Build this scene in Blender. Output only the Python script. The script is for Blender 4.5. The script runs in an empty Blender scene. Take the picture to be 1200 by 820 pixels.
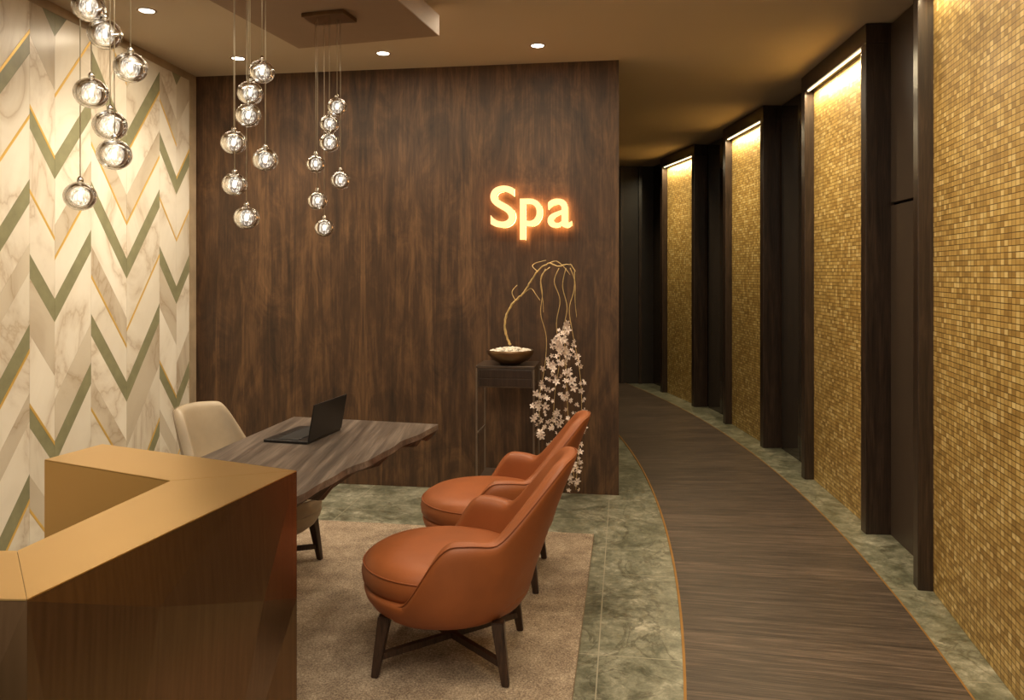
import bpy, bmesh, math, random
from mathutils import Vector, Matrix, Euler
random.seed(7)
C = bpy.context.scene.collection
PI = math.pi
E = 1.46; H = 2.85; FX = 900.0
try:
    bpy.context.scene.view_settings.view_transform = 'Standard'
except Exception: pass

def P(px, py, D): return Vector(((px-600)/FX*D, D, E-(py-319)/FX*D))
def lin(c):
    c = c/255.0
    return c/12.92 if c <= .04045 else ((c+.055)/1.055)**2.4
def rgb(r, g, b): return (lin(r), lin(g), lin(b), 1)
def smooth(a, b, x):
    t = min(1, max(0, (x-a)/(b-a))); return t*t*(3-2*t)

# ------------------------------------------------------------ materials
class N:
    def __init__(s, name):
        s.m = bpy.data.materials.new(name); s.m.use_nodes = True
        s.nt = s.m.node_tree; s.b = s.nt.nodes['Principled BSDF']
    def n(s, t, **kw):
        o = s.nt.nodes.new(t)
        for k, v in kw.items():
            if hasattr(o, k): setattr(o, k, v)
            else: o.inputs[k.replace('_', ' ')].default_value = v
        return o
    def l(s, a, b): s.nt.links.new(a, b)
    def math(s, op, a, b=None):
        o = s.nt.nodes.new('ShaderNodeMath'); o.operation = op
        for i, v in enumerate((a, b)):
            if v is None: continue
            if isinstance(v, (int, float)): o.inputs[i].default_value = v
            else: s.l(v, o.inputs[i])
        return o.outputs[0]
    def ramp(s, fac, stops):
        o = s.nt.nodes.new('ShaderNodeValToRGB'); s.l(fac, o.inputs[0])
        e = o.color_ramp.elements
        e[0].position, e[0].color = stops[0]; e[1].position, e[1].color = stops[-1]
        for p, c in stops[1:-1]:
            q = e.new(p); q.color = c
        return o.outputs[0]
    def noise(s, vec, scale, detail=5, rough=.55, dist=0):
        o = s.nt.nodes.new('ShaderNodeTexNoise')
        o.inputs['Scale'].default_value = scale; o.inputs['Detail'].default_value = detail
        o.inputs['Roughness'].default_value = rough; o.inputs['Distortion'].default_value = dist
        s.l(vec, o.inputs['Vector']); return o.outputs['Fac']
    def mapping(s, vec, scale=(1,1,1), rot=(0,0,0), loc=(0,0,0)):
        o = s.nt.nodes.new('ShaderNodeMapping'); s.l(vec, o.inputs[0])
        o.inputs['Scale'].default_value = scale; o.inputs['Rotation'].default_value = rot; o.inputs['Location'].default_value = loc
        return o.outputs[0]
    def mix(s, fac, a, b, mode='MIX'):
        o = s.nt.nodes.new('ShaderNodeMix'); o.data_type = 'RGBA'; o.blend_type = mode
        for i, v in ((0, fac), (6, a), (7, b)):
            if isinstance(v, (int, float)): o.inputs[i].default_value = v
            elif isinstance(v, tuple): o.inputs[i].default_value = v
            else: s.l(v, o.inputs[i])
        return o.outputs[2]
    def bump(s, h, strength=.2, dist=.01):
        o = s.nt.nodes.new('ShaderNodeBump'); o.inputs['Strength'].default_value = strength; o.inputs['Distance'].default_value = dist
        s.l(h, o.inputs['Height']); s.l(o.outputs[0], s.b.inputs['Normal'])
    def obj(s): return s.n('ShaderNodeTexCoord').outputs['Object']
    def uv(s): return s.n('ShaderNodeTexCoord').outputs['UV']
    def set(s, **kw):
        for k, v in kw.items(): s.b.inputs[k.replace('_', ' ')].default_value = v
        return s

def plain(name, col, rough=.5, metal=0, var=.06, scale=8, **kw):
    q = N(name); o = q.obj(); f = q.noise(o, scale, 4)
    c2 = tuple(min(1, c*(1+var*3)) for c in col[:3])+(1,); c1 = tuple(c*(1-var*3) for c in col[:3])+(1,)
    q.l(q.ramp(f, [(.3, c1), (.7, c2)]), q.b.inputs['Base Color'])
    q.set(Roughness=rough, Metallic=metal, **kw); return q.m
def emit(name, col, st):
    q = N(name); q.set(Base_Color=col, Emission_Color=col, Emission_Strength=st); return q.m

def wood(name, c0, c1, c2, scale=(6,6,.6), rough=.4, rot=(0,0,0), det=8, dist=1.2, bump=.1, plank=None, uvm=False, book=None, fine=.32, mottle=0, **kw):
    q = N(name); v = q.uv() if uvm else q.obj()
    if book:
        sp = q.n('ShaderNodeSeparateXYZ'); q.l(v, sp.inputs[0])
        pp = q.math('PINGPONG', sp.outputs[0], book)
        cb = q.n('ShaderNodeCombineXYZ'); q.l(pp, cb.inputs[0]); q.l(sp.outputs[1], cb.inputs[1]); q.l(sp.outputs[2], cb.inputs[2])
        v = cb.outputs[0]
    if plank:
        sp = q.n('ShaderNodeSeparateXYZ'); q.l(v, sp.inputs[0])
        d = q.math('DIVIDE', sp.outputs[1], plank); fl = q.math('FLOOR', d); fr = q.math('FRACT', d)
        cb = q.n('ShaderNodeCombineXYZ')
        q.l(q.math('ADD', sp.outputs[0], q.math('MULTIPLY', fl, 3.71)), cb.inputs[0]); q.l(sp.outputs[1], cb.inputs[1]); q.l(q.math('MULTIPLY', fl, 1.3), cb.inputs[2])
        v = cb.outputs[0]
        wn = q.n('ShaderNodeTexWhiteNoise'); wn.noise_dimensions = '1D'; q.l(fl, wn.inputs['W'])
    mv = q.mapping(v, scale, rot)
    f1 = q.noise(mv, 2.2, det, .62, dist)
    f2 = q.noise(q.mapping(v, tuple(a*4 if a > 2 else a*1.2 for a in scale), rot), 4, 4, .6, .3)
    f = q.math('ADD', q.math('MULTIPLY', f1, 1-fine), q.math('MULTIPLY', f2, fine))
    if mottle:
        f3 = q.noise(q.mapping(v, (1.3,1,.5), rot), 4.2, 8, .68, 2.2)
        f = q.math('ADD', q.math('MULTIPLY', f, 1-mottle), q.math('MULTIPLY', f3, mottle))
    col = q.ramp(f, [(.34, c0), (.5, c1), (.66, c2)])
    if plank:
        col = q.mix(1.0, col, q.ramp(wn.outputs[0], [(0, (.80,.80,.80,1)), (1, (1.12,1.1,1.08,1))]), 'MULTIPLY')
        gap = q.math('LESS_THAN', fr, .02)
        col = q.mix(gap, col, (.012,.009,.006,1))
    q.l(col, q.b.inputs['Base Color']); q.set(Roughness=rough, **kw)
    if bump: q.bump(f, bump, .004)
    return q.m

M = {}
M['wallwood'] = wood('dark_walnut_veneer', rgb(28,18,11), rgb(74,51,33), rgb(120,88,58), scale=(4.4,4.4,.5), rough=.5, dist=1.5, book=1.24, fine=.34, mottle=.36, bump=.2)
M['frame'] = wood('dark_stained_frame_wood', rgb(32,24,19), rgb(54,41,33), rgb(74,57,46), scale=(20,20,1.2), rough=.32)
M['path'] = wood('walkway_wood', rgb(38,31,26), rgb(82,69,59), rgb(124,107,94), scale=(1.3,24,1), rough=.4, plank=.155, uvm=True, dist=.4, fine=.55)
M['table'] = wood('live_edge_wood', rgb(58,49,43), rgb(96,84,75), rgb(136,122,110), scale=(15,.8,6), rough=.34, rot=(0,0,.25), dist=.35)
M['barkedge'] = wood('live_edge_bark', rgb(30,22,17), rgb(60,47,38), rgb(88,70,56), scale=(4,4,14), rough=.6)
M['legwood'] = wood('chair_leg_wood', rgb(28,17,12), rgb(56,38,28), rgb(78,56,42), scale=(24,24,2), rough=.35)
M['console'] = wood('console_wood', rgb(44,36,30), rgb(74,61,51), rgb(100,84,71), scale=(2,14,14), rough=.3)

TW, TH_ = .033, .0225
def mosaic():
    q = N('gold_mosaic'); sp = q.n('ShaderNodeSeparateXYZ'); q.l(q.obj(), sp.inputs[0])
    cb = q.n('ShaderNodeCombineXYZ'); q.l(sp.outputs[0], cb.inputs[0]); q.l(sp.outputs[2], cb.inputs[1])
    b = q.n('ShaderNodeTexBrick'); b.offset = 0; b.offset_frequency = 2; b.squash = 1
    for k, v in (('Scale', 1.0), ('Mortar Size', .0018), ('Mortar Smooth', .3), ('Brick Width', TW), ('Row Height', TH_)): b.inputs[k].default_value = v
    q.l(cb.outputs[0], b.inputs['Vector'])
    ix = q.math('FLOOR', q.math('DIVIDE', sp.outputs[0], TW)); iz = q.math('FLOOR', q.math('DIVIDE', sp.outputs[2], TH_))
    c2 = q.n('ShaderNodeCombineXYZ'); q.l(ix, c2.inputs[0]); q.l(iz, c2.inputs[1])
    wn = q.n('ShaderNodeTexWhiteNoise'); wn.noise_dimensions = '2D'; q.l(c2.outputs[0], wn.inputs['Vector'])
    tile = q.ramp(wn.outputs[0], [(0, rgb(160,128,70)), (.3, rgb(184,150,86)), (.75, rgb(204,172,104)), (1, rgb(226,200,138))])
    cl = q.ramp(q.noise(cb.outputs[0], 1.6, 3), [(.35, (.92,.90,.87,1)), (.65, (1.04,1.04,1.02,1))])
    tile = q.mix(1.0, tile, cl, 'MULTIPLY')
    col = q.mix(b.outputs['Fac'], tile, rgb(92,68,34))
    q.l(col, q.b.inputs['Base Color'])
    q.set(Metallic=.05, Roughness=.42)
    q.bump(q.math('SUBTRACT', q.math('MULTIPLY', wn.outputs[0], .1), b.outputs['Fac']), .4, .003)
    return q.m
M['mosaic'] = mosaic()

def marble_floor():
    q = N('green_marble_floor'); o = q.obj()
    a = q.noise(o, 4.5, 14, .75, .6); b = q.noise(q.mapping(o, (1,1,1), (0,0,.6), (5,2.2,1)), 16, 10, .78, .5)
    f = q.math('ADD', q.math('MULTIPLY', a, .55), q.math('MULTIPLY', b, .45))
    col = q.ramp(f, [(.36, rgb(66,67,53)), (.46, rgb(106,106,88)), (.54, rgb(140,138,119)), (.64, rgb(190,185,166))])
    v = q.noise(q.mapping(o, (1,1,1), (0,0,-.5), (2.2,1,1)), 2.4, 9, .62, .8)
    ridge = q.math('ABSOLUTE', q.math('SUBTRACT', v, .5))
    col = q.mix(q.ramp(ridge, [(0, (.6,.6,.6,1)), (.018, (0,0,0,1))]), col, rgb(60,54,38))
    br = q.n('ShaderNodeTexBrick'); br.offset = .0
    for k, v in (('Scale', 1.0), ('Mortar Size', .0025), ('Brick Width', .8), ('Row Height', .8)): br.inputs[k].default_value = v
    q.l(q.mapping(o, (1,1,1), (0,0,.146), (.1,.25,0)), br.inputs['Vector'])
    col = q.mix(br.outputs['Fac'], col, rgb(156,150,130))
    q.l(col, q.b.inputs['Base Color']); q.set(Roughness=.28); return q.m
M['floor'] = marble_floor()

def marble_wall(name, k):
    q = N(name)
    at = q.n('ShaderNodeAttribute'); at.attribute_name = 'rnd'
    add = q.n('ShaderNodeVectorMath'); add.operation = 'MULTIPLY_ADD'
    q.l(at.outputs['Vector'], add.inputs[0]); add.inputs[1].default_value = (9,9,9); q.l(q.obj(), add.inputs[2])
    v = add.outputs[0]
    a = q.noise(q.mapping(v, (1.6,1,1), (.3,.7,.2)), 1.2, 6, .55, .8)
    ridge = q.math('ABSOLUTE', q.math('SUBTRACT', a, .5))
    def m(r_, g_, b_): return rgb(r_*k[0], g_*k[1], b_*k[2])
    col = q.ramp(ridge, [(0, m(192,176,154)), (.012, m(208,196,178)), (.06, m(222,213,197)), (.25, m(234,227,213))])
    tone = q.ramp(at.outputs['Fac'], [(.2, (.90,.89,.87,1)), (.8, (1.04,1.04,1.04,1))])
    q.l(q.mix(1.0, col, tone, 'MULTIPLY'), q.b.inputs['Base Color']); q.set(Roughness=.3); return q.m
M['marble'] = marble_wall('cream_marble_slab', (1.02,1.02,1.02))
M['taupemarble'] = marble_wall('taupe_marble_slab', (.91,.89,.86))
M['olive'] = plain('sage_stone_inlay', rgb(136,133,102), .4, var=.05, scale=12)
M['goldinlay'] = plain('gold_inlay', rgb(224,184,98), .4, .3, var=.03)
M['brass'] = plain('brass_edging', rgb(170,126,66), .5, .5, var=.03)
M['trimbeige'] = plain('beige_trim', rgb(160,140,114), .5)
M['ceiling'] = plain('taupe_ceiling_paint', rgb(190,173,150), .9, var=.0)
M['soffit'] = plain('brown_soffit_paint', rgb(146,122,102), .7, var=.01)
M['darkpanel'] = plain('dark_gloss_panel', rgb(60,52,46), .07, var=.04)
M['darkmatte'] = plain('dark_matte_panel', rgb(40,33,29), .4, var=.04)
M['doorpanel'] = plain('dark_brown_lacquer', rgb(70,58,48), .4, var=.02)
M['laptop'] = plain('laptop_charcoal', rgb(38,36,36), .35, .4)
M['keys'] = plain('laptop_keys', rgb(16,16,17), .5)
M['screen'] = plain('laptop_screen', rgb(10,12,16), .12)
M['bronze'] = plain('bronze_bowl_metal', rgb(120,94,68), .32, .8, var=.06)
M['pewter'] = plain('grey_bronze_frame', rgb(120,106,92), .4, .4, var=.04)
M['pebble'] = plain('white_pebbles', rgb(226,220,208), .6, var=.06, scale=40)
M['branch'] = plain('golden_branch_bark', rgb(206,178,122), .5, .1, var=.10, scale=30)
M['petal'] = plain('blush_petals', rgb(232,214,203), .6, var=.05, scale=20)
M['pistil'] = plain('dusky_pink_centre', rgb(176,122,114), .6)
M['chrome'] = plain('chrome', rgb(225,220,212), .12, 1, var=.01)
M['wire'] = plain('silver_wire', rgb(190,176,150), .4, .5)

def leather(name, c):
    q = N(name); o = q.obj()
    f = q.noise(o, 5, 4); c1 = tuple(v*.85 for v in c[:3])+(1,); c2 = tuple(min(1, v*1.12) for v in c[:3])+(1,)
    q.l(q.ramp(f, [(.3, c1), (.7, c2)]), q.b.inputs['Base Color']); q.set(Roughness=.5)
    vo = q.n('ShaderNodeTexVoronoi'); vo.inputs['Scale'].default_value = 260; q.l(o, vo.inputs['Vector'])
    q.bump(vo.outputs['Distance'], .1, .002); return q.m
M['leather'] = leather('cognac_leather', rgb(152,84,42))
M['leather_dark'] = leather('cognac_leather_piping', rgb(142,76,36))
M['cream'] = leather('taupe_upholstery', rgb(152,136,113))
M['cream_dark'] = leather('taupe_piping', rgb(126,110,90))

def rugm():
    q = N('taupe_carpet_pile'); o = q.obj()
    a = q.noise(o, 140, 3, .8); b = q.noise(o, 7, 6, .7)
    f = q.math('ADD', q.math('MULTIPLY', a, .65), q.math('MULTIPLY', b, .35))
    q.l(q.ramp(f, [(.36, rgb(104,86,72)), (.5, rgb(160,140,118)), (.64, rgb(214,194,168))]), q.b.inputs['Base Color']); q.set(Roughness=.95)
    q.bump(a, .8, .01); return q.m
M['rug'] = rugm()
def bronze_face():
    q = N('satin_bronze'); o = q.obj()
    f = q.noise(q.mapping(o, (24,24,.3)), 4, 3, .5, 0)
    q.l(q.ramp(f, [(.3, rgb(112,86,61)), (.7, rgb(128,100,73))]), q.b.inputs['Base Color'])
    q.set(Metallic=.9, Roughness=.25); return q.m
M['bronzeface'] = bronze_face()
M['goldtop'] = plain('satin_gold_top', rgb(220,184,124), .31, 1.0, var=.005, scale=2)

q = N('clear_glass'); q.set(Base_Color=(1,1,1,1), Roughness=.0, IOR=1.45, Transmission_Weight=1.0); M['glass'] = q.m
q = N('crystal_bubbles_glow')
tr = q.n('ShaderNodeBsdfTransparent'); em = q.n('ShaderNodeEmission'); em.inputs[0].default_value = (1,.91,.76,1); em.inputs[1].default_value = 2.3  # emission added to the bubbles to brighten the glass globes
vo = q.n('ShaderNodeTexVoronoi'); vo.inputs['Scale'].default_value = 1; q.l(q.mapping(q.obj(), (150,150,40)), vo.inputs['Vector'])
mx = q.n('ShaderNodeMixShader'); q.l(q.ramp(vo.outputs['Distance'], [(.15, (.6,.6,.6,1)), (.5, (.03,.03,.03,1))]), mx.inputs[0]); q.l(tr.outputs[0], mx.inputs[1]); q.l(em.outputs[0], mx.inputs[2])
q.l(mx.outputs[0], q.nt.nodes['Material Output'].inputs[0]); M['bubbles'] = q.m
M['core'] = emit('lamp_core_glow', (1,.88,.68,1), 8)
M['down'] = emit('downlight_glow', (1,.92,.78,1), 12)
M['led'] = emit('warm_led_strip', (1,.82,.50,1), 3.5)
M['signface'] = emit('sign_face_glow', (1,.60,.28,1), 1.0)
M['signside'] = plain('sign_side_bronze', rgb(70,44,24), .4, .6)
M['halo'] = emit('sign_halo_glow', (1,.46,.14,1), 20)

# ------------------------------------------------------------ geometry helpers
def new(name, me, mat, parent=None, sm=False):
    o = bpy.data.objects.new(name, me); C.objects.link(o)
    for m in (mat if isinstance(mat, (list, tuple)) else [mat]): me.materials.append(m)
    if parent: o.parent = parent
    if sm:
        for p in me.polygons: p.use_smooth = True
    return o
def mesh(name, vs, fs, mat, parent=None, sm=False):
    me = bpy.data.meshes.new(name); me.from_pydata([tuple(v) for v in vs], [], fs); me.update()
    bm = bmesh.new(); bm.from_mesh(me); bmesh.ops.recalc_face_normals(bm, faces=bm.faces); bm.to_mesh(me); bm.free()
    return new(name, me, mat, parent, sm)
def box(name, lo, hi, mat, parent=None, bev=0, seg=2):
    bm = bmesh.new(); bmesh.ops.create_cube(bm, size=1)
    for v in bm.verts:
        for i in range(3): v.co[i] = lo[i] + (v.co[i]+.5)*(hi[i]-lo[i])
    if bev: bmesh.ops.bevel(bm, geom=bm.edges[:], offset=bev, segments=seg, affect='EDGES', profile=.6)
    me = bpy.data.meshes.new(name); bm.to_mesh(me); bm.free()
    return new(name, me, mat, parent)
def prism(name, poly, z0, z1, mat, parent=None, bev=0, poly2=None, sm=False):
    n = len(poly); p2 = poly2 or poly
    zz = z0 if isinstance(z0, (list, tuple)) else [z0]*n
    vs = [(p[0], p[1], z) for p, z in zip(p2, zz)]+[(p[0], p[1], z1) for p in poly]
    fs = [tuple(range(n))[::-1], tuple(range(n, 2*n))]+[(i, (i+1) % n, n+(i+1) % n, n+i) for i in range(n)]
    o = mesh(name, vs, fs, mat, parent, sm)
    if bev:
        bm = bmesh.new(); bm.from_mesh(o.data); bmesh.ops.bevel(bm, geom=bm.edges[:], offset=bev, segments=2, affect='EDGES'); bm.to_mesh(o.data); bm.free()
    return o
def tube_data(pts, rad, n=8):
    pts = [Vector(p) for p in pts]; vs = []; fs = []; up = Vector((0,0,1)); prev = None
    for i, p in enumerate(pts):
        d = (pts[min(i+1, len(pts)-1)]-pts[max(i-1, 0)]).normalized()
        if prev is None:
            a = d.cross(up)
            if a.length < .1: a = d.cross(Vector((1,0,0)))
            a.normalize()
        else: a = (prev - d*prev.dot(d)).normalized()
        prev = a; b = d.cross(a); r = rad[i] if isinstance(rad, (list, tuple)) else rad
        for k in range(n): vs.append(p + a*r*math.cos(2*PI*k/n)+b*r*math.sin(2*PI*k/n))
    for i in range(len(pts)-1):
        for k in range(n): fs.append((i*n+k, i*n+(k+1) % n, (i+1)*n+(k+1) % n, (i+1)*n+k))
    fs.append(tuple(range(n))[::-1]); fs.append(tuple(range((len(pts)-1)*n, len(pts)*n)))
    return vs, fs
def tube(name, pts, rad, mat, parent=None, n=8):
    v, f = tube_data(pts, rad, n); return mesh(name, v, f, mat, parent, True)
def lathe(name, prof, mat, parent=None, n=40, sx=1, sy=1, ox=0, oy=0, sm=True):
    vs = []; fs = []
    for r, z in prof:
        for k in range(n): vs.append((ox+max(r, 1e-4)*sx*math.cos(2*PI*k/n), oy+max(r, 1e-4)*sy*math.sin(2*PI*k/n), z))
    for i in range(len(prof)-1):
        for k in range(n): fs.append((i*n+k, i*n+(k+1) % n, (i+1)*n+(k+1) % n, (i+1)*n+k))
    if prof[0][0] < .001: fs.append(tuple(range(n))[::-1])
    if prof[-1][0] < .001: fs.append(tuple(range((len(prof)-1)*n, len(prof)*n)))
    return mesh(name, vs, fs, mat, parent, sm)
def empty(name, loc, label, cat, rz=0, group=None):
    o = bpy.data.objects.new(name, None); C.objects.link(o); o.location = loc; o.rotation_euler = (0,0,rz)
    o.empty_display_size = .1
    o['label'] = label; o['category'] = cat
    if group: o['group'] = group
    return o
def struct(o): o['kind'] = 'structure'; return o
def catmull(pts, m=8):
    pts = [Vector(p) for p in pts]; out = []
    for i in range(len(pts)-1):
        p0 = pts[max(i-1, 0)]; p1 = pts[i]; p2 = pts[i+1]; p3 = pts[min(i+2, len(pts)-1)]
        for k in range(m):
            t = k/m
            out.append(.5*((2*p1)+(p2-p0)*t+(2*p0-5*p1+4*p2-p3)*t*t+(3*p1-p0-3*p2+p3)*t**3))
    out.append(pts[-1]); return out
def dup(root, loc, rz, label):
    r = root.copy(); C.objects.link(r); r.location = loc; r.rotation_euler = (0,0,rz); r['label'] = label
    for ch in list(root.children):
        c = ch.copy(); C.objects.link(c); c.parent = r
        for g in ch.children:
            d = g.copy(); C.objects.link(d); d.parent = c
    return r

# ------------------------------------------------------------ setting
CX, CY = -15.663, 6.3
def arc(R, D, cy=CY): return Vector((CX+math.sqrt(R*R-(D-cy)**2), D, 0))

fl = box('floor', (-3.2,-.6,-.05), (2.9,10.4,0), M['floor']); struct(fl)
ce = box('ceiling', (-3.2,-.6,H), (2.9,10.4,H+.06), M['ceiling']); struct(ce)

def strip(name, Ra, Rb, z0, z1, mat, D0=-.4, D1=10.08, n=60, cy=CY):
    vs = []; fs = []
    for i in range(n+1):
        D = D0+(D1-D0)*i/n
        a = arc(Ra, D, cy); b = arc(Rb, D, cy)
        vs += [(a.x, D, z0), (b.x, D, z0), (b.x, D, z1), (a.x, D, z1)]
    for i in range(n):
        for k in range(4): fs.append((4*i+k, 4*i+(k+1) % 4, 4*i+4+(k+1) % 4, 4*i+4+k))
    fs += [(0,1,2,3), (4*n,4*n+3,4*n+2,4*n+1)]
    o = mesh(name, vs, fs, mat)
    ul = o.data.uv_layers.new(name='UVMap')
    for lp in o.data.loops:
        co = o.data.vertices[lp.vertex_index].co
        th = math.atan2(co.y-cy, co.x-CX); r = math.hypot(co.x-CX, co.y-cy)
        ul.data[lp.index].uv = (r, th*17+20)
    return struct(o)
strip('floor_walkway', 16.638, 17.592, 0, .006, M['path'], cy=6.15)
strip('trim_1', 16.628, 16.638, 0, .007, M['brass'], cy=6.15)
strip('trim_2', 17.592, 17.599, 0, .007, M['brass'], cy=6.15)

WL = Vector((-2.252, 5.463, 0)); WR = Vector((.699, 5.03, 0))
wd = (WR-WL); wlen = wd.length; wang = math.atan2(wd.y, wd.x)
bw = box('wall_back', (0,0,0), (wlen,.14,H), M['wallwood']); bw.location = WL; bw.rotation_euler = (0,0,wang); struct(bw)
strip('wall_corridor_left', 16.25, 16.36, 0, H, M['darkmatte'], 5.35, 10.08, 24)
strip('wall_right', 17.92, 18.0, 0, H, M['darkpanel'], -.4, 10.08, 40)
ew = box('wall_end', (-.8,10.08,0), (2.6,10.18,H), M['darkmatte']); struct(ew)
for i, x in enumerate((1.05, 1.42, 1.66)):
    struct(box('trim_3', (x,10.05,0), (x+.04,10.079,H), M['frame']))

LA = Vector((-2.252-.0833*(5.463+.6), -.6, 0)); LB = WL.copy()
ld = LB-LA; llen = ld.length; lang = math.atan2(ld.y, ld.x)
lw = box('wall_left', (0,0,0), (llen,.12,H), M['trimbeige']); lw.location = LA; lw.rotation_euler = (0,0,lang); struct(lw)
def clip(poly, z0, z1):
    for sgn, lim in ((1, z0), (-1, -z1)):
        out = []
        for i in range(len(poly)):
            a, b = poly[i], poly[(i+1) % len(poly)]
            fa, fb = sgn*a[1]-lim, sgn*b[1]-lim
            if fa >= 0: out.append(a)
            if fa*fb < 0:
                t = fa/(fa-fb); out.append((a[0]+(b[0]-a[0])*t, a[1]+(b[1]-a[1])*t))
        poly = out
        if len(poly) < 3: return []
    return poly
ztop = H-.05; x1 = llen-.10; slope = 1.25
vs = []; fs = []; mi = []; rn = []
def slab(poly, m, off):
    poly = clip(poly, .0, ztop)
    if len(poly) < 3: return
    b = len(vs); n = len(poly)
    for x, z in poly: vs.append((x, -off, z))
    for x, z in poly: vs.append((x, 0, z))
    fs.append(tuple(range(b, b+n))); mi.append(m)
    for i in range(n): fs.append((b+i, b+(i+1) % n, b+n+(i+1) % n, b+n+i)); mi.append(m)
    r = (random.random(), random.random(), random.random())
    rn.extend([r]*(n+1))
# 0 cream marble, 1 sage, 2 gold, 3 taupe marble; every pattern is .74 high
pats = [[(.12,1),(.20,0),(.022,2),(.16,3),(.238,0)], [(.12,1),(.22,3),(.40,0)], [(.022,2),(.12,1),(.26,0),(.14,3),(.198,0)], [(.12,1),(.30,0),(.022,2),(.298,0)], [(.10,1),(.022,2),(.34,0),(.278,3)]]
rs = random.Random(21)
widths = [.171,.211,.366,.34,.30,.183]+[.30,.18]*10
shifts = [0,0,.37,.37,.1,.1,.47,.47,.2,.2,.55,.55,.3,.3,0,0,.2,.2,.4,.4,0,0,.3,.3,0,0]
xr = x1; zr = -1.5; c = 0
while xr > .01:
    w = widths[c]; xl = max(0, xr-w); s = slope if c % 2 == 0 else -slope
    a_l = zr+shifts[c]-s*w; dz = s*w
    zz = a_l-1.48
    while zz < H+1.2:
        for h_, m_ in rs.choice(pats):
            a0 = zz; a1 = zz+dz; g = .0006
            slab([(xl+.0006, a0+g), (xr-.0006, a1+g), (xr-.0006, a1+h_-g), (xl+.0006, a0+h_-g)], m_, .006 if m_ != 2 else .0066)
            zz += h_
    zr = zr-s*w
    xr = xr-w; c += 1
chev = mesh('wall_left_cladding', vs, fs, [M['marble'], M['olive'], M['goldinlay'], M['taupemarble']])
for p, i in zip(chev.data.polygons, mi): p.material_index = i
at = chev.data.attributes.new('rnd', 'FLOAT_VECTOR', 'FACE')
for i, r in enumerate(rn): at.data[i].vector = r
chev.location = LA; chev.rotation_euler = (0,0,lang); struct(chev)
t = box('trim_4', (0,-.010,H-.05), (llen-.01,0,H-.001), M['trimbeige']); t.location = LA; t.rotation_euler = (0,0,lang); struct(t)
t = box('trim_5', (llen-.098,-.012,0), (llen-.012,0,H-.05), M['trimbeige']); t.location = LA; t.rotation_euler = (0,0,lang); struct(t)

def area(loc, sx, sy, e, col=(1,.86,.66), rot=(0,0,0), nm='fill_light'):
    l = bpy.data.lights.new(nm, 'AREA'); l.shape = 'RECTANGLE'; l.size = sx; l.size_y = sy; l.energy = e; l.color = col
    o = bpy.data.objects.new(nm, l); C.objects.link(o); o.location = loc; o.rotation_euler = rot; return o
def spot(loc, tgt, e, ang=1.2, blend=.8, col=(1,.86,.66), rad=.04):
    l = bpy.data.lights.new('spot_lamp', 'SPOT'); l.energy = e; l.spot_size = ang; l.spot_blend = blend; l.color = col; l.shadow_soft_size = rad
    o = bpy.data.objects.new('spot_lamp', l); C.objects.link(o); o.location = loc
    o.rotation_euler = (Vector(tgt)-Vector(loc)).to_track_quat('-Z', 'Y').to_euler(); return o

# framed mosaic panels
gold = (1,.81,.49)
prt = [(1.1, 3.60, 'tall gold mosaic wall panel at the right edge of the photo, nearest of the four'),
       (4.28, 5.49, 'gold mosaic panel in dark wood frame, second along the corridor beside the brown door'),
       (6.38, 7.46, 'gold mosaic panel in dark wood frame, third along the corridor wall'),
       (8.32, 9.40, 'narrowest looking gold mosaic panel in dark frame, farthest down the corridor')]
for ip_, (D0, D1, lab) in enumerate(prt):
    a = arc(17.75, D0); b = arc(17.75, D1); L = (b-a).length; an = math.atan2(b.y-a.y, b.x-a.x)
    r = empty('framed_mosaic_panel', a, lab, 'wall panel', an, 'mosaic panels along the corridor')
    box('post', (0,-.155,0), (.075,0,2.735), M['frame'], r, .003)
    box('post', (L-.075,-.155,0), (L,0,2.735), M['frame'], r, .003)
    box('lintel', (0,-.155,2.736), (L,0,2.846), M['frame'], r, .003)
    box('mosaic_tiles', (.076,-.12,0), (L-.076,-.065,2.735), M['mosaic'], r)
    box('light_strip', (.10,-.024,2.728), (L-.10,-.012,2.7345), M['led'], r)
    ld_ = bpy.data.lights.new('led_light', 'AREA'); ld_.shape = 'RECTANGLE'; ld_.size = L-.2; ld_.size_y = .02
    ld_.energy = (10 if ip_ else 4)*(L-.2); ld_.color = gold
    lo = bpy.data.objects.new('led_light', ld_); C.objects.link(lo)
    R3 = Matrix.Rotation(an, 4, 'Z'); lo.location = a+(R3 @ Vector((L/2, -.010, 2.715)))
    lo.rotation_euler = (math.radians(-8), 0, an)
    for fx in ((.35, .75) if ip_ else (.35, .6, .88)):
        s0 = a+(R3 @ Vector((L*fx, .62, 2.81))); t0 = a+(R3 @ Vector((L*fx, -.06, 1.25 if ip_ else .9)))
        spot(s0, t0, 36 if ip_ else 30, 1.7, 1, gold, .04)  # spots added to brighten the mosaics, no fixtures modelled
for D0, D1, nm in ((3.61, 4.27, 'door_1'),):
    a = arc(17.905, D0); b = arc(17.905, D1); L = (b-a).length; an = math.atan2(b.y-a.y, b.x-a.x)
    o = box(nm, (0.002,-.012,0), (L-.002,.02,1.83), M['doorpanel'], None, .003); o.location = a; o.rotation_euler = (0,0,an); struct(o)
    o = box(nm, (0.002,-.012,1.845), (L-.002,.02,2.84), M['doorpanel'], None, .003); o.location = a; o.rotation_euler = (0,0,an); struct(o)
for D0, D1, nm in ((5.50, 6.37, 'window_1'), (7.47, 8.31, 'window_2')):
    a = arc(17.905, D0); b = arc(17.905, D1); L = (b-a).length; an = math.atan2(b.y-a.y, b.x-a.x)
    for k in range(2):
        o = box(nm, (0.002+k*L/2,-.012,0), ((k+1)*L/2-.01,.01,2.84), M['darkpanel'], None, .003); o.location = a; o.rotation_euler = (0,0,an); struct(o)

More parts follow.
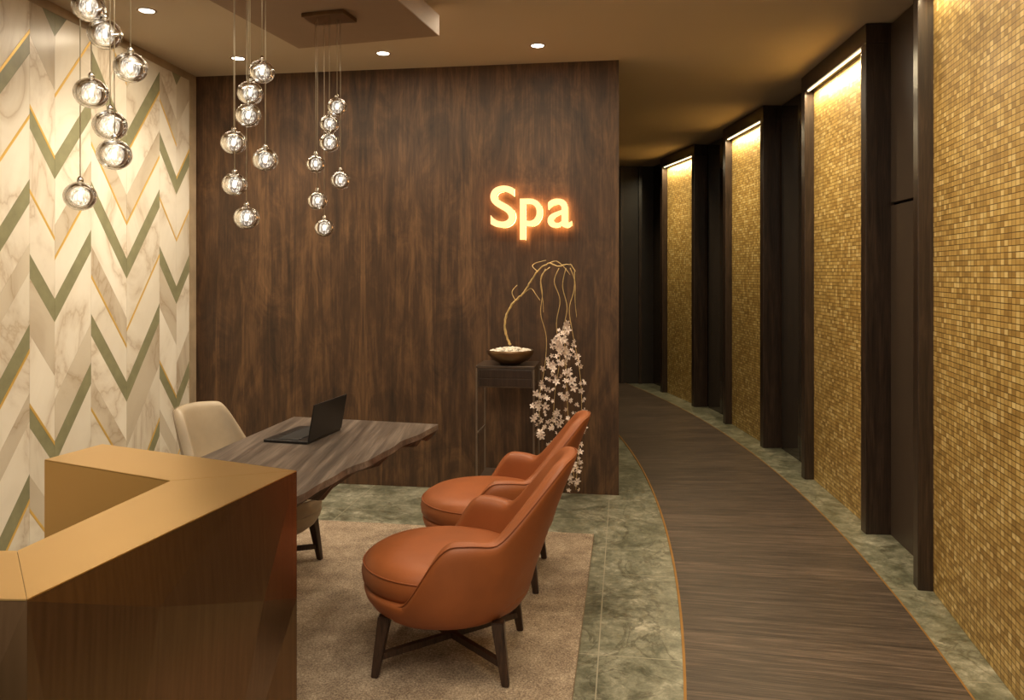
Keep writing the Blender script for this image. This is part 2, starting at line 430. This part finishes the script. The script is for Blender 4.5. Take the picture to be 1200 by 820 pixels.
# soffit
Sc = Vector((-.378,4.0,0)); Sl = Vector((-1.174,4.225,0)); u2 = (Sl-Sc).normalized(); u1 = Vector((.261,1,0)).normalized()
poly = [Sc, Sl, Sl-u1*2.7, Sc-u1*2.7]
so = prism('ceiling_panel', [(p.x, p.y) for p in poly], 2.69, 2.80, M['soffit'], None, .002); struct(so)
ip = [Sc-u1*.12+u2*.12, Sl-u1*.12-u2*.12, Sl-u1*2.58-u2*.12, Sc-u1*2.58+u2*.12]
cb_ = prism('ceiling_panel_riser', [(p.x, p.y) for p in ip], 2.801, 2.849, M['soffit']); struct(cb_)
mid = Sc-u1*1.45+u2*.05; area((mid.x, mid.y, 2.806), .03, 2.4, 10, (1,.78,.42), (PI,0,-math.atan(.261)), 'cove_light')

dl = [(172,12,'round recessed ceiling downlight nearest the marble wall'), (279,68,'small ceiling downlight behind the middle pendant cables'),
      (449,62,'round ceiling downlight right of the brown ceiling panel over the dark wood wall'), (630,53,'round ceiling downlight above the glowing sign')]
for px, py, lab in dl:
    p = P(px, py, FX*(H-E)/(319-py)); p.z = H
    r = empty('downlight', (p.x, p.y, H-.001), lab, 'ceiling light', 0, 'recessed ceiling downlights')
    lathe('trim_ring', [(.038,-.001), (.050,-.001), (.050,-.004), (.044,-.006), (.038,-.003)], M['trimbeige'], r, 28)
    lathe('lens', [(0,-.001), (.037,-.001), (.037,-.003), (0,-.006)], M['down'], r, 28)
    spot((p.x, p.y, H-.03), (p.x, p.y-.15, 0), 34, 1.7, 1)

# ------------------------------------------------------------ reception counter
zt = .90
A = (-.608,2.17); G = (-1.337,2.507); Fq = (-1.40,2.30); Eq = (-.918,2.066); I = (-.996,1.546); J = (-1.7,1.56); Cq = (-1.7,1.33); B = (-.831,1.316)
ctr = empty('reception_counter', (0,0,.013), 'faceted bronze reception counter with gold top in the left foreground', 'counter')
def inset(poly, d):
    c = Vector((sum(p[0] for p in poly)/len(poly), sum(p[1] for p in poly)/len(poly)))
    return [tuple(Vector(p)+(c-Vector(p)).normalized()*d) for p in poly]
for pl in ([A, G, Fq, Eq], [A, Eq, I, B], [B, I, J, Cq]):
    prism('top_panel', inset(pl, .0006)[::-1], zt-.016, zt-.013, M['goldtop'], ctr, .0005)
outl = [A, G, Fq, Eq, I, J, Cq, B]
zb = zt-.0165
vs = []; fs = []; fm = []
def V_(x, y, z): vs.append((x, y, z)); return len(vs)-1
top = [V_(x, y, zb) for x, y in outl]; bot = [V_(x, y, 0) for x, y in outl]
n = len(outl)
for i in range(n-1):
    if i == 6: continue
    fs.append((top[i], top[i+1], bot[i+1], bot[i])); fm.append(1 if i in (1, 2, 3, 4) else 0)  # inner faces take the gold material so they look lit
fs.append(tuple(top)); fs.append(tuple(bot)); fm += [0, 0]
def lerp2(a, b, t): return (a[0]+(b[0]-a[0])*t, a[1]+(b[1]-a[1])*t)
nx, ny = (A[1]-B[1]), -(A[0]-B[0]); ln = math.hypot(nx, ny); nx /= ln; ny /= ln
am = V_(A[0], A[1], .53)
t1 = .72
mt = V_(*lerp2(B, A, t1), zb)
p1 = lerp2(B, A, .78); mm = V_(p1[0]+nx*.018, p1[1]+ny*.018, .60)
p1 = lerp2(B, A, .6); mb = V_(p1[0]-nx*.02, p1[1]-ny*.02, 0)
p2 = lerp2(B, A, .35); m2 = V_(p2[0]+nx*.014, p2[1]+ny*.014, .745)
p2 = lerp2(B, A, .2); mb2 = V_(p2[0]-nx*.02, p2[1]-ny*.02, 0)
B_t, B_b, A_t, A_b = top[7], bot[7], top[0], bot[0]
nf = [(B_t, mt, m2), (mt, mm, m2), (mt, A_t, mm), (A_t, am, mm), (B_t, m2, mb2), (B_t, mb2, B_b), (m2, mm, mb), (m2, mb, mb2), (mm, am, mb), (am, A_b, mb)]
cm = V_(-1.0, 1.285, .45); C_t, C_b = top[6], bot[6]
nf += [(C_t, B_t, cm), (B_t, B_b, cm), (B_b, C_b, cm), (C_b, C_t, cm)]
fs += nf; fm += [0]*len(nf)
cbod = mesh('body', vs, fs, [M['bronzeface'], M['goldtop']], ctr)
for p, i in zip(cbod.data.polygons, fm): p.material_index = i

# ------------------------------------------------------------ live edge table
tb = empty('live_edge_table', (0,0,.013), 'long dark wooden table with wavy live edge joined behind the bronze counter', 'table')
near = []; nearb = []; zbs = []
a0 = Vector((-.345,3.585)); a1 = Vector((-.735,2.275))
for i in range(49):
    t = i/48; p = a0.lerp(a1, t); nrm = Vector((1, -.3)).normalized()
    wv = .008*math.sin(t*17)+.004*math.sin(t*37+1)
    near.append(p+nrm*wv*min(1, t*8))
    nearb.append(near[-1]-nrm*(.012+.055*min(1, t*2)+.014*math.sin(t*26)+.008*math.sin(t*61)) + Vector((0,-.02*(1-min(1, t*10)))))
    zbs.append(.700-.036*min(1, t*1.3)-.020*max(0, math.sin(t*21+.5))-.008*math.sin(t*47))
poly_t = [Vector((-1.07,3.775))]+near+[Vector((-1.26,2.52))]
poly_b = [Vector((-1.06,3.76))]+nearb+[Vector((-1.24,2.52))]
zl = [.70]+zbs+[.655]
prism('tabletop', [tuple(p) for p in poly_t][::-1], .714, .738, M['table'], tb)
prism('live_edge', [tuple(p) for p in poly_t][::-1], zl[::-1], .7138, M['barkedge'], tb, 0, [tuple(p) for p in poly_b][::-1])
box('pedestal', (-1.15,2.55,0), (-.88,2.66,.652), M['frame'], tb, .006)
ha = Vector((-.84,3.16,0)); hb = Vector((-.765,3.47,0)); hd = (hb-ha).normalized(); hang = math.atan2(hd.y, hd.x)
lp = empty('laptop', (ha.x, ha.y, .7515), 'open black laptop on the wooden table', 'laptop', hang)
box('base', (0,0,.0), (.30,.205,.011), M['laptop'], lp, .004)
box('keyboard', (.02,.055,.0111), (.28,.155,.0125), M['keys'], lp, .0004)
box('touchpad', (.11,.162,.0111), (.19,.198,.0118), M['laptop'], lp, .0003)
sc = box('lid', (0,-.006,0), (.30,.0,.155), M['laptop'], lp, .002); sc.location = (0,.002,.011); sc.rotation_euler = (math.radians(10),0,0)
box('screen', (.012,.0003,.012), (.288,.0012,.146), M['screen'], sc)
tube('hinge', [(.02,.0,.011), (.28,.0,.011)], .005, M['keys'], lp)

# ------------------------------------------------------------ rug
rp = [(.453,4.25), (-2.02,4.625), (-2.33,1.95), (.05,1.6)]
rg = empty('area_rug', (0,0,0), 'large taupe carpet under the chairs and reception desk', 'rug')
prism('pile', [p for p in rp], .002, .0128, M['rug'], rg)
prism('backing', inset(rp, -.003), .0, .0019, M['cream_dark'], rg)

# ------------------------------------------------------------ barrel chairs
RO = [(.180,.20), (.192,.245), (.215,.280), (.255,.303), (.31,.318), (.38,.326), (.45,.326), (.9,.320)]
def ro(z):
    for (z0, r0), (z1, r1) in zip(RO, RO[1:]):
        if z <= z1: return r0+(r1-r0)*max(0, (z-z0)/(z1-z0))
    return RO[-1][1]
def make_chair(name, label, cat, mm_, md_, loc, rz, group=None, b0=20, b1=56, drop=(76,114)):
    def hh(a):
        up = 1-smooth(b0, b1, a)
        h = .522+.262*up - .230*smooth(drop[0], drop[1], a)
        h -= .010*(a/b0)**2 if a < b0 else .010*up
        h -= .010*math.exp(-((a-b1)/8)**2)
        return h
    def thk(a): return .060+.026*math.exp(-((a-76)/24)**2)
    def sp(th, z, off=0):
        a = abs(math.degrees(th)); r = ro(z)+off
        wgt = 1-smooth(26, 92, a)
        zz = max(0, z-.34)
        lean = (.33*zz+.12*zz*zz)*wgt
        y = r*math.sin(th)*(1+.06*smooth(.55, .8, z)*(1 if b0 < 25 else 0))
        return Vector((r*math.cos(th)+lean, y, z))
    r = empty(name, loc, label, cat, rz, group)
    TH = math.radians(124); NT = 83; secs = []; rim = []
    for i in range(NT):
        th = -TH+2*TH*i/(NT-1); a = abs(math.degrees(th)); h = hh(a); T = thk(a)
        s = []
        zs = [.184+(h-T*.5-.184)*k/10 for k in range(11)]
        for z in zs: s.append(sp(th, z, .004))
        for k in (1,2,3,4,5):
            g = PI*k/6; s.append(sp(th, h-T*.5+T*.5*math.sin(g), .004-T*.5+T*.5*math.cos(g)))
        for k in range(0, 6):
            z = (h-T*.5)+(.235-(h-T*.5))*k/5; s.append(sp(th, z, .004-T))
        rim.append(sp(th, h-T*.12, .004-T*.14))
        secs.append(s)
    m = len(secs[0]); v = [p for s in secs for p in s]; f = []
    for i in range(NT-1):
        for k in range(m): f.append((i*m+k, i*m+(k+1) % m, (i+1)*m+(k+1) % m, (i+1)*m+k))
    f.append(tuple(range(m))); f.append(tuple(range((NT-1)*m, NT*m))[::-1])
    sh = mesh('shell', v, f, mm_, r, True)
    md = sh.modifiers.new('sub', 'SUBSURF'); md.levels = 1; md.render_levels = 1
    tube('piping', rim, .0026, md_, sh, 6)
    lathe('seat_base', [(0,.176), (.16,.177), (.205,.183), (.248,.197), (.281,.220), (.302,.25), (.310,.275), (.305,.288), (.28,.292), (.2,.292), (0,.292)], mm_, r, 56, 1.02, 1.0, -.006)
    cu = lathe('seat_cushion', [(0,.270), (.22,.270), (.265,.274), (.290,.286), (.303,.306), (.306,.332), (.300,.358), (.284,.382), (.256,.399), (.20,.411), (.1,.418), (0,.420)], mm_, r, 64, 1.03, .96, -.018)
    ring = [(-.018+.299*1.03*math.cos(t*PI/32), .299*.96*math.sin(t*PI/32), .364) for t in range(65)]
    tube('cushion_piping', ring, .003, md_, cu, 6)
    for sx in (-1, 1):
        for sy in (-1, 1):
            tp = Vector((sx*.205+.01, sy*.190, .215)); bt = Vector((sx*.236+.01, sy*.213, 0))
            d1 = Vector((1,0,0)); d2 = Vector((0,1,0)); vv = []
            for c0, hw in ((bt, .013), (bt.lerp(tp, .5), .018), (tp, .022)):
                for q1, q2 in ((-1,-1), (1,-1), (1,1), (-1,1)): vv.append(c0+d1*hw*q1+d2*hw*q2)
            ff = [(0,3,2,1), (8,9,10,11)]+[(4*l+k, 4*l+(k+1) % 4, 4*l+4+(k+1) % 4, 4*l+4+k) for l in range(2) for k in range(4)]
            o = mesh('leg', vv, ff, M['legwood'], r)
            bm = bmesh.new(); bm.from_mesh(o.data); bmesh.ops.bevel(bm, geom=bm.edges[:], offset=.003, segments=2, affect='EDGES'); bm.to_mesh(o.data); bm.free()
    for s_ in (-1, 1):
        a_ = Vector((-.212, s_*.20, .10)); b_ = Vector((.232, -s_*.20, .10)); d = (b_-a_).normalized(); nn = Vector((-d.y, d.x, 0))*.011
        z0 = .058+(.0005 if s_ > 0 else 0); z1 = .080+(.0005 if s_ > 0 else 0)
        prism('stretcher', [tuple((a_+nn).xy), tuple((a_-nn).xy), tuple((b_-nn).xy), tuple((b_+nn).xy)], z0, z1, M['legwood'], r)
    return r
crot = math.radians(-7.5)
ch1 = make_chair('armchair', 'front orange leather barrel armchair on the rug, nearest the camera', 'chair', M['leather'], M['leather_dark'], (-.238,2.93,.013), crot, 'orange leather armchairs')
ch2 = dup(ch1, (-.108,3.71,.013), crot, 'rear orange leather barrel armchair, partly hidden behind the nearer one')
dc = make_chair('desk_chair', 'cream upholstered chair tucked behind the wooden table beside the marble wall', 'chair', M['cream'], M['cream_dark'], (-1.245,3.78,.013), PI-.42, None, 30, 52, (92,124))
dc.scale = (.95,.93,.99)

# ------------------------------------------------------------ console with bonsai
con = empty('console_stand', (-.022,4.90,0), 'slim dark console stand with shelves against the wood wall under the sign', 'console table', wang)
hw, hd_ = .185, .15
box('tabletop', (-hw,-hd_,.862), (hw,hd_,.88), M['console'], con, .003)
dr = box('drawer_box', (-hw+.012,-hd_+.006,.745), (hw-.012,hd_-.012,.861), M['console'], con, .003)
box('drawer_front', (-hw+.022,-hd_+.001,.755), (hw-.022,-hd_+.0055,.800), M['frame'], dr, .001)
box('drawer_front', (-hw+.022,-hd_+.001,.806), (hw-.022,-hd_+.0055,.854), M['frame'], dr, .001)
box('shelf', (-hw+.012,-hd_+.012,.16), (hw-.012,hd_-.012,.175), M['console'], con, .003)
for sx in (-1, 1):
    for sy in (-1, 1):
        x, y = sx*(hw-.006), sy*(hd_-.006)
        box('leg', (x-.005,y-.005,0), (x+.005,y+.005,.861), M['pewter'], con)
for sx in (-1, 1):
    x = sx*(hw-.006)
    box('side_rail', (x-.004,-hd_+.011,.45), (x+.004,hd_-.011,.458), M['pewter'], con)
bx, by = -.01, 4.86
bo = empty('planter_bowl', (bx,by,.8805), 'round bronze bowl of white pebbles with a golden branch on the console', 'bowl')
lathe('bowl', [(0,0), (.06,0), (.07,.006), (.115,.03), (.145,.065), (.150,.088), (.145,.092), (.138,.088), (.13,.066), (.1,.04), (0,.03)], M['bronze'], bo, 48)
vs = []; fs = []
for i in range(150):
    rr = .125*math.sqrt(random.random()); th = random.random()*2*PI; s = random.uniform(.008,.014)
    c = Vector((rr*math.cos(th), rr*math.sin(th), .083+.02*(1-rr/.125)+random.uniform(-.004,.004)))
    bmm = bmesh.new(); bmesh.ops.create_icosphere(bmm, subdivisions=1, radius=s); b0 = len(vs)
    for v in bmm.verts: vs.append(c+Vector((v.co.x*1.2, v.co.y, v.co.z*.7)))
    for f in bmm.faces: fs.append(tuple(b0+v.index for v in f.verts))
    bmm.free()
pb = mesh('pebbles', vs, fs, M['pebble'], bo, True); pb['kind'] = 'stuff'
lathe('soil', [(0,.04), (.112,.06), (.128,.082), (0,.09)], M['pebble'], bo, 32)
O = Vector((bx,by,.8805))
br_ = [P(598,404,4.86), P(592,388,4.85), P(594,368,4.84), P(604,352,4.82), P(612,345,4.80), P(622,330,4.77), P(630,318,4.74), P(642,309,4.70), P(655,312,4.67), P(668,310,4.65), P(674,318,4.64)]
pts = catmull([p-O for p in br_], 6)
pts = [p+Vector((random.uniform(-.003,.003), random.uniform(-.003,.003), random.uniform(-.003,.003))) for p in pts]
npt = len(pts)
brn = tube('branch', pts, [.0078*(1-.65*i/npt)*(1+.15*math.sin(i*1.3)) for i in range(npt)], M['branch'], bo, 8)
for q_ in ([(612,345,4.80), (622,338,4.78), (628,345,4.76), (633,352,4.74)], [(604,352,4.82), (600,342,4.83), (606,334,4.84)], [(630,318,4.74), (624,312,4.76), (628,308,4.78), (640,305,4.8)], [(642,309,4.70), (652,306,4.69), (662,314,4.67), (668,322,4.66)]):
    pp = catmull([P(*a)-O for a in q_], 5); tube('twig', pp, [.0032*(1-.5*i/len(pp)) for i in range(len(pp))], M['branch'], brn, 6)
casc = empty('blossom_garland', P(660,316,4.62), 'cascade of pale pink orchid blossoms hanging from the golden branch', 'flowers')
OC = casc.location.copy()
strands = [[(644,313),(635,324),(636,345),(633,368),(640,395),(638,430),(632,470),(634,495)],
           [(655,314),(650,330),(656,352),(652,380),(655,420),(650,460),(648,505)],
           [(664,314),(660,335),(664,360),(662,385),(664,430),(666,480),(668,520),(672,560)],
           [(673,318),(672,340),(668,362),(672,390),(678,430),(682,470),(678,520),(675,574)],
           [(640,315),(634,330),(637,352),(636,366)],
           [(668,314),(674,330),(674,352),(676,372)]]
for i, s in enumerate(strands):
    D = 4.62+.02*math.sin(i*2)
    pp = catmull([P(a+random.uniform(-1,1), b, D)-OC for a, b in s], 6)
    tube('hanging_strand', pp, [.0028-.0015*k/len(pp) for k in range(len(pp))], M['branch'], casc, 5)
def blossom_data():
    vs = []; fs = []; mi = []
    for k in range(5):
        a = 2*PI*k/5; ca, sa = math.cos(a), math.sin(a); b0 = len(vs)
        prof_ = [(.002,.003,0), (.013,.0085,.006), (.025,.009,.009), (.037,.003,.004)]
        for r_, w_, z_ in prof_:
            for s_ in (-1, 0, 1):
                x, y = r_, s_*w_; vs.append((x*ca-y*sa, x*sa+y*ca, z_+(.002 if s_ == 0 else .004)))
        for i in range(3):
            for j in range(2): q = b0+i*3+j; fs.append((q, q+1, q+4, q+3)); mi.append(0)
    b0 = len(vs)
    for k in range(6): vs.append((.0045*math.cos(k*PI/3), .0045*math.sin(k*PI/3), .004))
    vs.append((0,0,.012))
    for k in range(6): fs.append((b0+k, b0+(k+1) % 6, b0+6)); mi.append(1)
    return vs, fs, mi
bv, bf, bmi = blossom_data()
bme = bpy.data.meshes.new('blossom'); bme.from_pydata(bv, [], bf); bme.materials.append(M['petal']); bme.materials.append(M['pistil'])
for p, i in zip(bme.polygons, bmi): p.material_index = i; p.use_smooth = True
def prof(y):
    tab = [(376,661,3), (392,661,9), (420,660,20), (450,658,28), (475,656,32), (500,655,32), (515,658,26), (530,670,12), (550,673,8), (577,671,6)]
    for (a, c, w_), (b, c2, w2) in zip(tab, tab[1:]):
        if y <= b: t = (y-a)/(b-a); return c+(c2-c)*t, w_+(w2-w_)*t
    return 671, 6
sv = []; sf = []; smi = []
for i in range(270):
    if i % 8 == 0: y = 378+40*random.random()
    elif i % 6 == 1: y = 518+58*random.random()
    else: y = 395+132*random.betavariate(1.5, 1.3)
    c, w_ = prof(y); x = c+random.uniform(-1,1)*w_
    D = 4.62+random.uniform(-.06,.05)
    loc = P(x, y, D)-OC; rot = Euler((math.radians(random.uniform(40,120)), random.uniform(-.6,.6), random.uniform(-.9,.9)))
    if i < 98:
        o = bpy.data.objects.new('blossom', bme); C.objects.link(o); o.parent = casc
        s = random.uniform(.48,.74); o.location = loc; o.scale = (s,s,s); o.rotation_euler = rot
    else:
        s = random.uniform(.28,.45); Mx = rot.to_matrix(); b0 = len(sv)
        for v in bv: sv.append(loc+Mx @ (Vector(v)*s))
        for f, k in zip(bf, bmi): sf.append(tuple(b0+j for j in f)); smi.append(k)
sme = bpy.data.meshes.new('small_blossoms'); sme.from_pydata([tuple(v) for v in sv], [], sf)
so_ = new('small_blossoms', sme, [M['petal'], M['pistil']], casc, True); so_['kind'] = 'stuff'
for p, i in zip(sme.polygons, smi): p.material_index = i

# ------------------------------------------------------------ sign
sg_c = WL+wd*((.135+2.252)/2.951)
sgn = empty('spa_sign', (sg_c.x, sg_c.y, 1.9), 'glowing letters reading Spa on the dark wood wall', 'sign', wang)
dg = bpy.context.evaluated_depsgraph_get
def letter(ch, px0, px1, py0, py1):
    def X(px):
        k = (px-600)/FX; dx, dy = math.cos(wang), math.sin(wang)
        t = (k*(sg_c.y)-sg_c.x)/(dx-k*dy); return t, sg_c.y+t*dy
    x0, d0 = X(px0); x1_, d1 = X(px1); dm = (d0+d1)/2-.05
    z1_ = E-(py0-319)/FX*dm; z0_ = E-(py1-319)/FX*dm
    res = []
    for nm, off, y0, grow, mat, th in (('letter', .008, -.066, 0, M['signface'], .028), ('halo_backing', .004, -.034, -.001, M['halo'], .010)):
        cu = bpy.data.curves.new('t', 'FONT'); cu.body = ch; cu.extrude = .5; cu.offset = off; cu.resolution_u = 10
        ob = bpy.data.objects.new('t', cu); C.objects.link(ob); bpy.context.view_layer.update()
        me = bpy.data.meshes.new_from_object(ob.evaluated_get(dg())); bpy.data.objects.remove(ob)
        xs = [v.co.x for v in me.vertices]; ys = [v.co.y for v in me.vertices]; a, b, c, d = min(xs), max(xs), min(ys), max(ys)
        for v in me.vertices:
            nx_ = (x0-grow)+(v.co.x-a)/(b-a)*(x1_-x0+2*grow); nz = (z0_-grow)+(v.co.y-c)/(d-c)*(z1_-z0_+2*grow) - 1.9
            v.co = (nx_, y0-(v.co.z)*th, nz)
        me.materials.clear(); me.update()
        bm = bmesh.new(); bm.from_mesh(me); bmesh.ops.recalc_face_normals(bm, faces=bm.faces); bm.to_mesh(me); bm.free()
        o = new(nm, me, [mat, M['signside']] if nm == 'letter' else mat, sgn if nm == 'letter' else res[0]); res.append(o)
        for p in me.polygons:
            if nm == 'letter':
                front = all(me.vertices[k].co.y < y0-th*.45 for k in p.vertices)
                p.material_index = 0 if front else 1
    return res
letter('S', 577, 606, 218, 267); letter('p', 611, 637, 233, 281); letter('a', 643, 671, 233, 267)

# ------------------------------------------------------------ pendants
def pendant(label, D, centre, pxs, group):
    cxw = (centre-600)/FX*D
    r = empty('pendant_chandelier', (cxw, D, 2.6895), label, 'pendant light', -math.atan(.261), group)
    ry = -r.rotation_euler.z
    box('canopy', (-.11,-.07,-.02), (.11,.07,-.0005), M['bronze'], r, .003)
    inv = Matrix.Rotation(ry, 4, 'Z')
    for i, (px, py) in enumerate(pxs):
        dd = D+.045*math.sin(i*2.4)
        p = inv @ (P(px, py, dd)-Vector(r.location)); R = .046*random.uniform(.97,1.04)
        tube('cable', [(p.x,p.y,-.018), (p.x,p.y,p.z+R+.012)], .0015, M['wire'], r, 5)
        bm = bmesh.new(); bmesh.ops.create_uvsphere(bm, u_segments=32, v_segments=20, radius=R)
        inner = bmesh.ops.create_uvsphere(bm, u_segments=24, v_segments=16, radius=R*.78)['verts']
        si = set(inner); bmesh.ops.reverse_faces(bm, faces=[f for f in bm.faces if f.verts[0] in si])
        for v in bm.verts: v.co.z *= .93
        me = bpy.data.meshes.new('glass_globe'); bm.to_mesh(me); bm.free()
        g = new('glass_globe', me, M['glass'], r, True); g.location = p
        k_ = R*.56
        lathe('bubble_core', [(k_*math.sin(PI*t/12), -k_*math.cos(PI*t/12)*1.1) for t in range(13)], M['bubbles'], g, 24)
        lathe('lamp_core', [(0,-.012), (.005,-.009), (.006,.0), (.005,.012), (0,.014)], M['core'], g, 12)
        lathe('cap', [(0,R*.94), (.009,R*.94), (.009,R*.93+.008), (.004,R*.93+.016), (0,R*.93+.017)], M['chrome'], g, 16)
grp = 'glass globe pendant clusters'
pendant('farthest pendant cluster of clear glass globes, hanging under its bronze ceiling plate', 3.68, 386, [(395,125),(386,145),(386,167),(370,192),(399,211),(372,235),(380,267)], grp)
pendant('middle pendant cluster of clear glass globes, between the other two clusters', 2.85, 290, [(307,84),(293,109),(291,135),(274,167),(311,187),(275,216),(289,255)], grp)
pendant('nearest pendant cluster with the largest looking glass globes, in front of the marble wall', 2.2, 122, [(104,8),(123,40),(153,79),(107,109),(129,147),(134,181),(94,230)], grp)

# ------------------------------------------------------------ lights
warm = (1,.87,.67)
for D in (2.2, 3.1, 4.0, 4.9):
    xw = -2.252-.0833*(5.463-D)
    spot((xw+.95, D, H-.05), (xw, D, 1.0), 66, 1.9, 1, warm, .12)
area((-.75,4.25,2.83), 2.7, .10, 34, (1,.83,.59), (0,0,wang))  # unseen strip added to light the wood wall evenly
area((-.3,1.6,2.65), 1.6, 1.2, 36, warm)  # soft overhead fill added for the room, no fixture
area((.3,.3,2.7), 1.6, 1.0, 30, warm)  # second added fill, near the camera
spot((.2,2.6,2.8), (-.1,3.2,.3), 36, 1.3, 1, warm, .08)
area((1.4,4.0,2.8), .5, 5.0, 12, (1,.84,.60))
w_ = bpy.data.worlds.new('World'); bpy.context.scene.world = w_; w_.use_nodes = True
w_.node_tree.nodes['Background'].inputs[0].default_value = (1,.85,.66,1); w_.node_tree.nodes['Background'].inputs[1].default_value = .42

# ------------------------------------------------------------ camera
cam = bpy.data.cameras.new('camera'); co = bpy.data.objects.new('camera', cam); C.objects.link(co)
co.location = (0,0,E); co.rotation_euler = (PI/2,0,0); cam.sensor_width = 36; cam.lens = 27; cam.shift_y = -91/1200; cam.clip_start = .05
bpy.context.scene.camera = co
